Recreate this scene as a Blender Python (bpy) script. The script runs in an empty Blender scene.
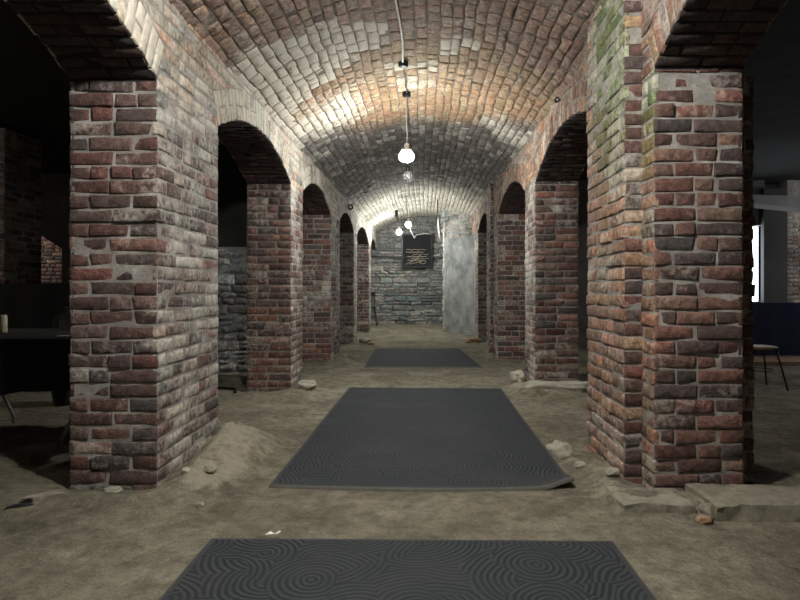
import bpy, math, random
from mathutils import noise, Vector
R_ = random.Random(7)
EYE = 1.08
D = bpy.data; SC = bpy.context.scene; COL = SC.collection

# ------------------------------------------------------------------ materials
def new_mat(name):
    m = D.materials.new(name); m.use_nodes = True
    nt = m.node_tree
    return m, nt, nt.nodes['Principled BSDF']
def N(nt, t, **kw):
    n = nt.nodes.new(t)
    for k, v in kw.items():
        if k in n.inputs.keys(): n.inputs[k].default_value = v
        else: setattr(n, k, v)
    return n
def L(nt, a, b): nt.links.new(a, b)
def noise_n(nt, vec, scale, detail=5, rough=.6):
    n = N(nt, 'ShaderNodeTexNoise'); n.inputs['Scale'].default_value = scale
    n.inputs['Detail'].default_value = detail; n.inputs['Roughness'].default_value = rough
    L(nt, vec, n.inputs['Vector']); return n.outputs['Fac']
def ramp(nt, fac, stops):
    r = N(nt, 'ShaderNodeValToRGB'); e = r.color_ramp.elements
    e[0].position, e[0].color = stops[0][0], (*stops[0][1], 1)
    e[1].position, e[1].color = stops[-1][0], (*stops[-1][1], 1)
    for p, c in stops[1:-1]:
        x = e.new(p); x.color = (*c, 1)
    L(nt, fac, r.inputs['Fac']); return r.outputs['Color']
def mix(nt, fac, a, b, mode='MIX'):
    n = N(nt, 'ShaderNodeMix'); n.data_type = 'RGBA'; n.blend_type = mode
    for s, v in ((0, fac), (6, a), (7, b)):
        if isinstance(v, (int, float)): n.inputs[s].default_value = v
        elif isinstance(v, tuple): n.inputs[s].default_value = (*v, 1)
        else: L(nt, v, n.inputs[s])
    return n.outputs[2]
def math_n(nt, op, a, b=None, clamp=False):
    n = N(nt, 'ShaderNodeMath'); n.operation = op; n.use_clamp = clamp
    for s, v in ((0, a), (1, b)):
        if v is None: continue
        if isinstance(v, (int, float)): n.inputs[s].default_value = v
        else: L(nt, v, n.inputs[s])
    return n.outputs[0]
def bump(nt, p, h, dist, strength=1.0):
    b = N(nt, 'ShaderNodeBump'); b.inputs['Distance'].default_value = dist; b.inputs['Strength'].default_value = strength
    L(nt, h, b.inputs['Height']); L(nt, b.outputs[0], p.inputs['Normal'])
def geo(nt): return N(nt, 'ShaderNodeNewGeometry').outputs['Position']

def brick_material():
    """rgb of the attribute is the brick's own colour, alpha how much lime bloom sits on it"""
    m, nt, p = new_mat('old_brick'); pos = geo(nt)
    at = N(nt, 'ShaderNodeAttribute'); at.attribute_name = 'Col'
    n1 = noise_n(nt, pos, 28, 6, .65); n2 = noise_n(nt, pos, 140, 4, .7); n3 = noise_n(nt, pos, 6, 5, .6)
    v = ramp(nt, n1, [(.32, (.50, .48, .48)), (.5, (.95, .95, .95)), (.68, (1.5, 1.42, 1.36))])
    c = mix(nt, 1.0, at.outputs['Color'], v, 'MULTIPLY')
    g = ramp(nt, n2, [(.38, (.62, .62, .62)), (.62, (1.25, 1.25, 1.25))])
    c = mix(nt, 1.0, c, g, 'MULTIPLY')
    # lime bloom : threshold falls as alpha rises
    s = math_n(nt, 'ADD', math_n(nt, 'MULTIPLY', n1, .55), math_n(nt, 'MULTIPLY', n3, .45))
    t = math_n(nt, 'SUBTRACT', math_n(nt, 'ADD', s, math_n(nt, 'MULTIPLY', at.outputs['Alpha'], .55)), .66)
    t = math_n(nt, 'MULTIPLY', t, 3.6, True)
    t = math_n(nt, 'MULTIPLY', t, .72)
    c = mix(nt, t, c, (.68, .655, .57))
    L(nt, c, p.inputs['Base Color']); p.inputs['Roughness'].default_value = .82
    h = math_n(nt, 'ADD', n1, math_n(nt, 'MULTIPLY', n2, .35))
    bump(nt, p, h, .016, 1.0)
    return m
def mottled(name, stops, scale=8, bd=.008, bs=.8, rough=.9, fine=60, spec=.3):
    m, nt, p = new_mat(name); pos = geo(nt)
    a = noise_n(nt, pos, scale, 8, .65); b = noise_n(nt, pos, fine, 5, .7)
    f = math_n(nt, 'ADD', math_n(nt, 'MULTIPLY', a, .75), math_n(nt, 'MULTIPLY', b, .25))
    L(nt, ramp(nt, f, stops), p.inputs['Base Color'])
    p.inputs['Roughness'].default_value = rough; p.inputs['Specular IOR Level'].default_value = spec
    bump(nt, p, math_n(nt, 'ADD', a, math_n(nt, 'MULTIPLY', b, .4)), bd, bs)
    return m
def plain(name, col, rough=.6, metal=0, var=.15, scale=30):
    m, nt, p = new_mat(name)
    f = noise_n(nt, geo(nt), scale, 4, .6)
    lo = tuple(c*(1-var) for c in col); hi = tuple(min(1, c*(1+var)) for c in col)
    L(nt, ramp(nt, f, [(.3, lo), (.7, hi)]), p.inputs['Base Color'])
    p.inputs['Roughness'].default_value = rough; p.inputs['Metallic'].default_value = metal
    return m
def emit(name, col, s):
    m = D.materials.new(name); m.use_nodes = True; nt = m.node_tree; nt.nodes.clear()
    e = N(nt, 'ShaderNodeEmission'); e.inputs['Color'].default_value = (*col, 1); e.inputs['Strength'].default_value = s
    o = N(nt, 'ShaderNodeOutputMaterial'); L(nt, e.outputs[0], o.inputs[0]); return m

M_BRICK = brick_material()
M_MORTAR = mottled('lime_mortar', [(.3, (.15, .135, .12)), (.5, (.28, .26, .235)), (.7, (.54, .515, .47))], 6, .014)
M_MORTAR_DK = mottled('sooty_mortar', [(.3, (.06, .05, .04)), (.48, (.14, .115, .095)), (.66, (.34, .30, .24))], 5, .012)
M_STONEATT = M_BRICK
M_PLASTER = mottled('old_lime_plaster', [(.32, (.10, .105, .105)), (.45, (.19, .20, .195)), (.55, (.28, .285, .275)), (.7, (.42, .42, .40))], 3.2, .02)
M_BROKEN = mottled('broken_masonry', [(.3, (.30, .29, .26)), (.7, (.66, .64, .59))], 10, .02)
M_ROCK = mottled('dusty_stone', [(.3, (.15, .13, .10)), (.5, (.26, .235, .18)), (.7, (.38, .35, .28))], 12, .02)
M_ROCKL = mottled('pale_stone', [(.3, (.26, .24, .19)), (.7, (.50, .47, .38))], 14, .02)
M_ROCKO = mottled('orange_brick_rubble', [(.3, (.22, .13, .08)), (.7, (.46, .30, .19))], 14, .02)
M_BLACKCLOTH = plain('black_cloth', (.008, .008, .010), .9)
M_NAVY = plain('navy_cloth', (.012, .018, .045), .9)
M_BLACKMETAL = plain('black_metal', (.015, .015, .016), .4, .6)
M_GREYMETAL = plain('worn_grey_metal', (.30, .30, .30), .35, .8)
M_DARK = plain('dark_board', (.009, .009, .012), .85)
M_WHITE = plain('white_plastic', (.75, .74, .70), .5)
M_CABLE = plain('pale_cable', (.62, .60, .54), .55)
M_CABLEDK = plain('dark_cable', (.05, .05, .05), .6)
M_GOLD = plain('faded_gold_paint', (.42, .37, .26), .7)
M_WOOD = mottled('varnished_wood', [(.3, (.22, .13, .06)), (.7, (.38, .25, .13))], 10, .002, .3, .6)
M_BEAM = mottled('whitewashed_beam', [(.3, (.35, .36, .34)), (.7, (.62, .63, .60))], 5, .01)
M_OLDWOOD = plain('old_grey_timber', (.045, .045, .042), .85)
M_CREAM = plain('cream_plastic', (.60, .56, .42), .5)
M_SHADE = mottled('shade_dark_masonry', [(.3, (.010, .010, .010)), (.7, (.028, .027, .026))], 4, .02)  # masonry with the shade put into its near-black colour
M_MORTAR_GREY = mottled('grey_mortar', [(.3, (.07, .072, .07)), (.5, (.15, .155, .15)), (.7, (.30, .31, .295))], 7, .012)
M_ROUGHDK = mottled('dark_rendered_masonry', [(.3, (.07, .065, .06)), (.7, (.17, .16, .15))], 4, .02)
M_BULB = emit('lit_bulb_glass', (.985, 1.0, .955), 440)
M_BULBNEAR = emit('lit_overhead_bulb_glass', (.985, 1.0, .955), 900)
M_BULBFAR = emit('lit_distant_bulb_glass', (.97, 1.0, .965), 400)
M_DAY = emit('daylight_pane', (.85, .93, 1.0), 9)

def dirt_material():
    m, nt, p = new_mat('trodden_earth'); pos = geo(nt)
    mp = N(nt, 'ShaderNodeMapping'); mp.inputs['Scale'].default_value = (1, 1.0, 1); L(nt, pos, mp.inputs['Vector'])
    a = noise_n(nt, mp.outputs[0], 1.6, 8, .6); b = noise_n(nt, pos, 14, 8, .65); c = noise_n(nt, pos, 90, 5, .7)
    at = N(nt, 'ShaderNodeAttribute'); at.attribute_name = 'Col'
    col = ramp(nt, a, [(.32, (.19, .17, .125)), (.5, (.26, .235, .178)), (.66, (.34, .31, .24))])
    d_ = noise_n(nt, mp.outputs[0], 4.5, 6, .62)
    col = mix(nt, .9, col, ramp(nt, b, [(.3, (.6, .59, .56)), (.5, (1, 1, 1)), (.7, (1.35, 1.33, 1.26))]), 'MULTIPLY')
    col = mix(nt, .9, col, ramp(nt, d_, [(.36, (.78, .77, .74)), (.5, (1, 1, 1)), (.64, (1.16, 1.15, 1.12))]), 'MULTIPLY')
    col = mix(nt, .8, col, ramp(nt, c, [(.35, (.75, .75, .75)), (.65, (1.2, 1.2, 1.2))]), 'MULTIPLY')
    # pale lime spill, only where the attribute says so
    lim = math_n(nt, 'MULTIPLY', math_n(nt, 'SUBTRACT', math_n(nt, 'ADD', b, at.outputs['Fac']), .62), 3.2, True)
    col = mix(nt, math_n(nt, 'MULTIPLY', lim, .8), col, (.50, .46, .35))
    L(nt, col, p.inputs['Base Color']); p.inputs['Roughness'].default_value = .95; p.inputs['Specular IOR Level'].default_value = .15
    h = math_n(nt, 'ADD', math_n(nt, 'ADD', b, math_n(nt, 'MULTIPLY', d_, 1.4)), math_n(nt, 'MULTIPLY', c, .3))
    bump(nt, p, h, .055, 1.0); return m
M_DIRT = dirt_material()

def mat_material():
    m, nt, p = new_mat('ribbed_rubber_matting'); pos = geo(nt)
    # concentric curved ribs in overlapping fans
    dist = N(nt, 'ShaderNodeTexNoise'); dist.inputs['Scale'].default_value = 2.2
    L(nt, pos, dist.inputs['Vector'])
    warp = N(nt, 'ShaderNodeVectorMath'); warp.operation = 'MULTIPLY_ADD'
    L(nt, dist.outputs['Color'], warp.inputs[0]); warp.inputs[1].default_value = (.08, .08, 0); L(nt, pos, warp.inputs[2])
    ds = []
    for off, sc in ((0, 2.6), (7.3, 2.9)):
        ad = N(nt, 'ShaderNodeVectorMath'); ad.operation = 'ADD'; ad.inputs[1].default_value = (off, off*.7, 0); L(nt, warp.outputs[0], ad.inputs[0])
        vo = N(nt, 'ShaderNodeTexVoronoi'); vo.voronoi_dimensions = '2D'; vo.inputs['Scale'].default_value = sc; vo.inputs['Randomness'].default_value = 1
        L(nt, ad.outputs[0], vo.inputs['Vector']); ds.append(math_n(nt, 'MULTIPLY', vo.outputs['Distance'], 250/sc))
    sel = math_n(nt, 'GREATER_THAN', noise_n(nt, pos, 3.2, 0, .5), .5)
    mxs = math_n(nt, 'ADD', math_n(nt, 'MULTIPLY', ds[0], sel), math_n(nt, 'MULTIPLY', ds[1], math_n(nt, 'SUBTRACT', 1.0, sel)))
    s = math_n(nt, 'SINE', mxs)
    rib = math_n(nt, 'ADD', math_n(nt, 'MULTIPLY', s, .5), .5)
    dust = noise_n(nt, pos, 1.7, 8, .65); fine = noise_n(nt, pos, 120, 4, .7)
    base = ramp(nt, rib, [(.1, (.013, .016, .019)), (.85, (.032, .038, .043))])
    base = mix(nt, .7, base, ramp(nt, fine, [(.3, (.7, .7, .7)), (.7, (1.4, 1.4, 1.4))]), 'MULTIPLY')
    d = math_n(nt, 'MULTIPLY', math_n(nt, 'SUBTRACT', dust, .50), 3.0, True)
    base = mix(nt, math_n(nt, 'MULTIPLY', d, .22), base, (.11, .105, .085))
    L(nt, base, p.inputs['Base Color']); p.inputs['Roughness'].default_value = .8; p.inputs['Specular IOR Level'].default_value = .25
    bump(nt, p, rib, .005, .75); return m
M_MAT = mat_material()
M_MATEDGE = plain('rubber_edging', (.03, .032, .034), .8)
M_DUSTEDGE = plain('dusty_rubber_lip', (.10, .098, .085), .8)

# ------------------------------------------------------------------ mesh buffer
class MB:
    def __init__(s): s.v = []; s.f = []; s.mi = []; s.c = []; s.mats = []; s.sm = []
    def slot(s, m):
        if m not in s.mats: s.mats.append(m)
        return s.mats.index(m)
    def add(s, vs, fs, m, col=(.5, .5, .5, 0), smooth=True):
        b = len(s.v); i = s.slot(m)
        s.v += [tuple(p) for p in vs]; s.c += [col]*len(vs)
        for f in fs: s.f.append(tuple(b+k for k in f)); s.mi.append(i); s.sm.append(smooth)
    def box(s, x0, x1, y0, y1, z0, z1, m, col=(.5, .5, .5, 0)):
        vs = [(x, y, z) for x in (x0, x1) for y in (y0, y1) for z in (z0, z1)]
        s.add(vs, [(0, 1, 3, 2), (4, 6, 7, 5), (0, 4, 5, 1), (2, 3, 7, 6), (0, 2, 6, 4), (1, 5, 7, 3)], m, col, False)
    def grid(s, fn, nu, nv, m, col=(.5, .5, .5, 0), smooth=True, flip=False):
        vs = [fn(i/nu, j/nv) for j in range(nv+1) for i in range(nu+1)]
        fs = []
        for j in range(nv):
            for i in range(nu):
                a = j*(nu+1)+i; q = (a, a+1, a+nu+2, a+nu+1); fs.append(q[::-1] if flip else q)
        s.add(vs, fs, m, col, smooth)
    def tube(s, pts, r, m, seg=8, caps=True):
        pts = [Vector(p) for p in pts]; n = len(pts); rr = r if isinstance(r, (list, tuple)) else [r]*n
        vs = []; up = None
        for i, p in enumerate(pts):
            t = (pts[min(i+1, n-1)]-pts[max(i-1, 0)]).normalized()
            if up is None: up = Vector((1, 0, 0)) if abs(t.x) < .8 else Vector((0, 1, 0))
            a = (up - t*up.dot(t)).normalized(); up = a; b = t.cross(a)
            for k in range(seg):
                w = 2*math.pi*k/seg; vs.append(p + (a*math.cos(w)+b*math.sin(w))*rr[i])
        fs = [(i*seg+k, i*seg+(k+1) % seg, (i+1)*seg+(k+1) % seg, (i+1)*seg+k) for i in range(n-1) for k in range(seg)]
        if caps: fs += [tuple(range(seg))[::-1], tuple((n-1)*seg+k for k in range(seg))]
        s.add(vs, fs, m)
    def lathe(s, prof, m, c=(0, 0, 0), seg=20):
        vs = [(c[0]+r*math.cos(2*math.pi*k/seg), c[1]+r*math.sin(2*math.pi*k/seg), c[2]+z) for r, z in prof for k in range(seg)]
        fs = [(i*seg+k, i*seg+(k+1) % seg, (i+1)*seg+(k+1) % seg, (i+1)*seg+k) for i in range(len(prof)-1) for k in range(seg)]
        s.add(vs, fs, m)
    def build(s, name, parent=None, **props):
        me = D.meshes.new(name); me.from_pydata(s.v, [], s.f)
        for m in s.mats: me.materials.append(m)
        me.polygons.foreach_set('material_index', s.mi); me.polygons.foreach_set('use_smooth', s.sm)
        ca = me.color_attributes.new('Col', 'FLOAT_COLOR', 'POINT')
        ca.data.foreach_set('color', [x for c in s.c for x in c])
        me.update(); o = D.objects.new(name, me); COL.objects.link(o)
        if parent: o.parent = parent
        for k, v in props.items(): o[k] = v
        return o
def thing(name, loc, label, category, group=None):
    o = D.objects.new(name, None); COL.objects.link(o); o.location = loc; o.empty_display_size = .1
    o['label'] = label; o['category'] = category
    if group: o['group'] = group
    return o
def local(mb, root):
    lx, ly, lz = root.location; mb.v = [(x-lx, y-ly, z-lz) for x, y, z in mb.v]; return mb
def tag(o, label, category, group=None):
    o['label'] = label; o['category'] = category
    if group: o['group'] = group
    return o

# ------------------------------------------------------------------ brick laying
def lay(mb, quad, mapf, col, fine=True, amp=.0025, gap=.005, jit=.003, out=0.0, rim=.005, depth=.028, m=None, chamf=.008):
    """one brick: quad = (uA0,uA1,v0,uB0,uB1,v1): bottom and top edge in face coordinates"""
    a0, a1, v0, b0, b1, v1 = quad
    ln = max(a1-a0, b1-b0); ht = v1-v0
    if ln < .03 or ht < .015: return
    if fine: nu = max(3, min(6, round(ln/.045)+1)); nv = max(3, min(6, round(ht/.03)))
    else: nu = 3; nv = 3
    o = out + R_.gauss(0, amp*.8); tl = R_.gauss(0, amp*.9); tl2 = R_.gauss(0, amp*.6)
    sd = R_.random()*50; gj = [R_.uniform(-.0015, .004) for _ in range(4)]
    vs = []
    cu, cv = min(.3, chamf/ln), min(.3, chamf/ht)
    us = [0] + [cu+(1-2*cu)*k/(nu-2) for k in range(nu-1)] + [1]
    vv = [0] + [cv+(1-2*cv)*k/(nv-2) for k in range(nv-1)] + [1]
    nu_, nv_ = len(us), len(vv)
    for j, t in enumerate(vv):
        for i, s in enumerate(us):
            l0 = a0+(b0-a0)*t+gap+gj[0]; l1 = a1+(b1-a1)*t-gap-gj[1]
            u = l0+(l1-l0)*s; v = v0+gap+gj[2]+(ht-2*gap-gj[2]-gj[3])*t
            edge = i in (0, nu_-1) or j in (0, nv_-1)
            nz = noise.noise(Vector((u*22+sd, v*22, sd)))
            n2 = noise.noise(Vector((u*9-sd, v*9, sd*2)))
            w = o + tl*(s-.5)*2 + tl2*(t-.5)*2 + nz*amp + n2*amp
            if edge:
                w -= rim*(1+.8*nz); u += nz*jit*2.0; v += n2*jit*2.6
            vs.append(mapf(u, v, w))
    nb = len(vs); ring = [i for i in range(nu_)] + [j*nu_+nu_-1 for j in range(1, nv_)] + [(nv_-1)*nu_+i for i in range(nu_-2, -1, -1)] + [j*nu_ for j in range(nv_-2, 0, -1)]
    for k in ring:
        j, i = divmod(k, nu_); t = vv[j]; s = us[i]
        l0 = a0+(b0-a0)*t+gap; l1 = a1+(b1-a1)*t-gap
        vs.append(mapf(l0+(l1-l0)*s, v0+gap+(ht-2*gap)*t, -depth))
    fs = [(j*nu_+i, j*nu_+i+1, (j+1)*nu_+i+1, (j+1)*nu_+i) for j in range(nv_-1) for i in range(nu_-1)]
    n = len(ring)
    fs += [(ring[k], nb+k, nb+(k+1) % n, ring[(k+1) % n]) for k in range(n)]
    mb.add(vs, fs, m or M_BRICK, col)

BR, HD = .225, .112     # stretcher and header
def row(u0, u1, k, start):
    """cut a course into bricks: starts with header or stretcher"""
    W = u1-u0; res = []
    if W < .16: return [(u0, u1)]
    first = HD if start else BR
    first *= R_.uniform(.92, 1.08); u = u0+min(first, W)
    res.append((u0, u))
    while u1-u > .03:
        ln = BR*R_.uniform(.9, 1.1) if R_.random() > .28 else HD*R_.uniform(.95, 1.15)
        if u1-(u+ln) < .075: ln = u1-u
        if ln > .3:
            res.append((u, u+ln/2)); res.append((u+ln/2, u1)); break
        res.append((u, u+ln)); u += ln
    return res

def vary(base, s=.18, hue=.08):
    k = math.exp(R_.gauss(0, s)); a = R_.gauss(0, hue)
    return (min(1, base[0]*k*(1+a)), min(1, base[1]*k*(1-a*.3)), min(1, base[2]*k*(1-a*.5)))
def pick(pal): return vary(R_.choice(pal))
MAROON = [(.115, .068, .058), (.14, .078, .064), (.10, .068, .062), (.165, .095, .078), (.12, .085, .078), (.13, .062, .052)]
RED = [(.21, .115, .088), (.18, .10, .08), (.24, .14, .105), (.15, .095, .082), (.20, .135, .11)]
TAN = [(.32, .20, .125), (.36, .225, .135), (.29, .19, .13), (.33, .24, .165), (.38, .20, .105)]
GREY = [(.22, .19, .17), (.25, .21, .185), (.18, .155, .145), (.27, .22, .19), (.22, .15, .13)]

CH = .0777
def face(mb, P, ud, nd, W, z0, z1, colf, start=0, fine=True, amp=.0025, gap=.005, z_off=0.0, cols=None):
    """flat face: P corner at z=0, ud along, nd outward"""
    def mp(u, v, w): return (P[0]+ud[0]*u+nd[0]*w, P[1]+ud[1]*u+nd[1]*w, v)
    k = 0; z = z0
    while z < z1-.02:
        h = CH*R_.uniform(.97, 1.03); zt = min(z+h, z1)
        if z1-zt < .03: zt = z1
        for (a, b) in row(0, W, k, (k+start) % 2):
            x, y, _ = mp((a+b)/2, 0, 0)
            lay(mb, (a, b, z, a, b, zt), mp, colf(x, y, (z+zt)/2), fine, amp, gap)
        z = zt; k += 1

def hashc(*k): return R_.random()
def pier(name, label, x0, x1, y0, y1, ztop, cols, side, fine=True, pil=None, pil_out=None, amp=.0025, base=-.12):
    """x0<x1 ; side -1: corridor on +x side. cols: dict front, inner, other -> fn"""
    root = thing(name, ((x0+x1)/2, (y0+y1)/2, 0), label, 'pillar')
    mb = MB(); I = .0075
    mb.box(x0+(I if side < 0 else .0045), x1-(I if side > 0 else .0045), y0+I, y1-I, base, ztop+.015, M_MORTAR)
    W, Ln = x1-x0, y1-y0
    f = cols['front']; inn = cols['inner']; oth = cols['other']
    face(mb, (x0, y0), (1, 0), (0, -1), W, base, ztop, f, 0, fine, amp)
    face(mb, (x1, y1), (-1, 0), (0, 1), W, base, ztop, oth, 0, False, amp)
    face(mb, (x1, y0), (0, 1), (1, 0), Ln, base, ztop, inn if side < 0 else oth, 1, fine and side < 0, min(amp, .0024))
    face(mb, (x0, y1), (0, -1), (-1, 0), Ln, base, ztop, oth if side < 0 else inn, 1, fine and side > 0, min(amp, .0024))
    local(mb, root).build('shaft', root)
    for pp, nm in ((pil, 'pilaster'), (pil_out, 'outer_pilaster')):
        if not pp: continue
        a0, a1, c0, c1, zt, cf, ci = pp
        b2 = MB(); b2.box(a0+I, a1-I, c0+I, c1-I, base, zt, M_MORTAR)
        face(b2, (a0, c0), (1, 0), (0, -1), a1-a0, base, zt, cf, 0, fine, amp)
        if nm == 'pilaster': face(b2, (a0, c1), (0, -1), (-1, 0), c1-c0, base, zt, ci, 1, fine, amp)
        else: face(b2, (a1, c0), (0, 1), (1, 0), c1-c0, base, zt, ci, 1, False, amp)
        face(b2, (a1, c1), (-1, 0), (0, 1), a1-a0, base, zt, ci, 0, False, amp)
        local(b2, root).build(nm, root)
    return root

def nz(x, y, z, s, o=0): return noise.noise(Vector((x*s+o, y*s+o*1.7, z*s-o)))
def sm(a, b, x):
    t = max(0, min(1, (x-a)/(b-a))) if b != a else float(x > a); return t*t*(3-2*t)
def lim(c, a): return (*c, max(0, min(1.3, a)))
def C_maroon(x, y, z): return lim(pick(MAROON), .12+.25*nz(x, y, z, 2.5, 3)+.25*R_.random()**3)
def C_maroon2(x, y, z): return lim(pick(MAROON+RED[:2]), .18+.3*nz(x, y, z, 2.5, 8)+.3*R_.random()**3)
def C_pale(x, y, z):       # near left pillar inner face, much lime bloom
    return lim(pick(GREY+MAROON+MAROON+RED[:2]), .50+.5*nz(x, y, z, 1.6, 5)+.34*(R_.random()-.4)-.25*sm(.9, .1, z))
def C_pale2(x, y, z): return lim(pick(GREY+MAROON+MAROON), .42+.4*nz(x, y, z, 1.8, 11)+.2*(R_.random()-.4))
def C_p3front(x, y, z): return lim(pick(RED+MAROON), .05+.55*math.exp(-((z-1.0)/.40)**2)+.5*nz(x, y, z, 4, 2))
def C_redfront(x, y, z): return lim(pick(RED+MAROON), .12+.2*nz(x, y, z, 3, 9)+.35*R_.random()**4)
def C_redtop(x, y, z):
    c = pick(MAROON+RED[:3]); return lim(c, .10+.25*nz(x, y, z, 3, 12)+.3*R_.random()**4)
def C_greenin(x, y, z):    # inner face of the right pilaster: orange with algae near the top
    c = pick([(.33, .19, .12), (.30, .16, .10), (.27, .165, .12)]); g = sm(1.5, 2.2, z+.25*nz(x, y, z, 3, 4))*sm(4.05, 3.75, y+.15*nz(x, y, z, 4, 1))*.9
    gc = vary((.14, .19, .065), .15)
    c = tuple(c[i]*(1-g)+gc[i]*g for i in range(3))
    return lim(c, .20+.4*nz(x, y, z, 3, 6)+.30*sm(1.1, 1.5, z)*R_.random())
def C_greenfr(x, y, z):
    c = pick(MAROON+TAN[:2]); return lim(c, .25*R_.random()+.4*sm(1.3, 1.6, z)*sm(2.0, 1.7, z))
def C_other(x, y, z): return lim(pick(GREY+MAROON), .25+.3*nz(x, y, z, 2, 7))

# ------------------------------------------------------------------ layout
TH = .475
LX = -1.437
def rx(y):
    pts = [(-4, 1.20), (3.15, 1.19), (6.45, 1.165), (9.25, 1.10), (12.2, 1.045), (18, 1.04)]
    for (a, p), (b, q) in zip(pts, pts[1:]):
        if y <= b: return p+(q-p)*(y-a)/(b-a)
    return 1.04
SPL, SPR = EYE+1.12, EYE+1.165           # spring of the arches
LP = [(-.1, .98), (3.2, 4.14), (6.35, 6.95), (8.98, 9.9), (11.8, 12.35), (14.9, 15.4)]
RP = [(0.0, .95), (3.15, 4.07), (6.45, 7.1), (9.25, 10.4), (12.3, 13.2)]
LPN = [None,
  ('nearest brick pillar on the left, lime-whitened inner face, earth mound at its foot', dict(front=C_maroon, inner=C_pale, other=C_other)),
  ('second brick pillar on the left, dark red front with white mortar corner', dict(front=C_maroon2, inner=C_pale2, other=C_other)),
  ('third brick pillar on the left, white lime bloom halfway up its red front', dict(front=C_p3front, inner=C_pale2, other=C_other)),
  ('fourth brick pillar on the left, greyish, loose stones at its foot', dict(front=C_other, inner=C_pale2, other=C_other)),
  ('farthest brick pillar on the left, beside the grey rubble end wall', dict(front=C_maroon2, inner=C_pale2, other=C_other))]
RPN = [None,
  ('nearest brick pillar on the right, with green-stained pilaster reaching the vault', dict(front=C_redtop, inner=C_greenin, other=C_redfront)),
  ('second brick pillar on the right, plain red-brown, on a pebbly footing', dict(front=C_redfront, inner=C_pale2, other=C_other)),
  ('third brick pillar on the right, with a narrow pilaster rising to the vault', dict(front=C_redfront, inner=C_pale2, other=C_other)),
  ('farthest brick pillar on the right, just before the plastered wall', dict(front=C_other, inner=C_pale2, other=C_other))]
for i, (a, b) in enumerate(LP):
    if i == 0:
        mb = MB(); mb.box(LX-TH, LX, a, b, -.1, SPL, M_MORTAR); mb.build('wall_pier_left', kind='structure'); continue
    pier('brick_pier', LPN[i][0], LX-TH, LX, a, b, SPL, LPN[i][1], -1, fine=i < 3, amp=.0042 if i == 1 else .0026)
for i, (a, b) in enumerate(RP):
    x = rx((a+b)/2) if i else 1.2
    if i == 0:
        mb = MB(); mb.box(x, x+TH, a, b, -.1, SPR, M_MORTAR); mb.build('wall_pier_right', kind='structure'); continue
    if i == 1: x = rx(a)
    pil = po = None
    if i == 1:
        pil = (1.09, x+.06, 3.32, 4.09, EYE+1.80, C_greenfr, C_greenin)
        po = (x+TH-.05, x+TH+.12, 3.27, 3.95, SPR, C_redfront, C_other)
    if i == 3: pil = (1.035, x+.03, 9.85, 10.42, EYE+1.78, C_redfront, C_pale2)
    pier('brick_pier', RPN[i][0], x, x+TH, a, b, SPR, RPN[i][1], 1, fine=i < 3, pil=pil, pil_out=po, amp=.004 if i == 1 else .0026)

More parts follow.
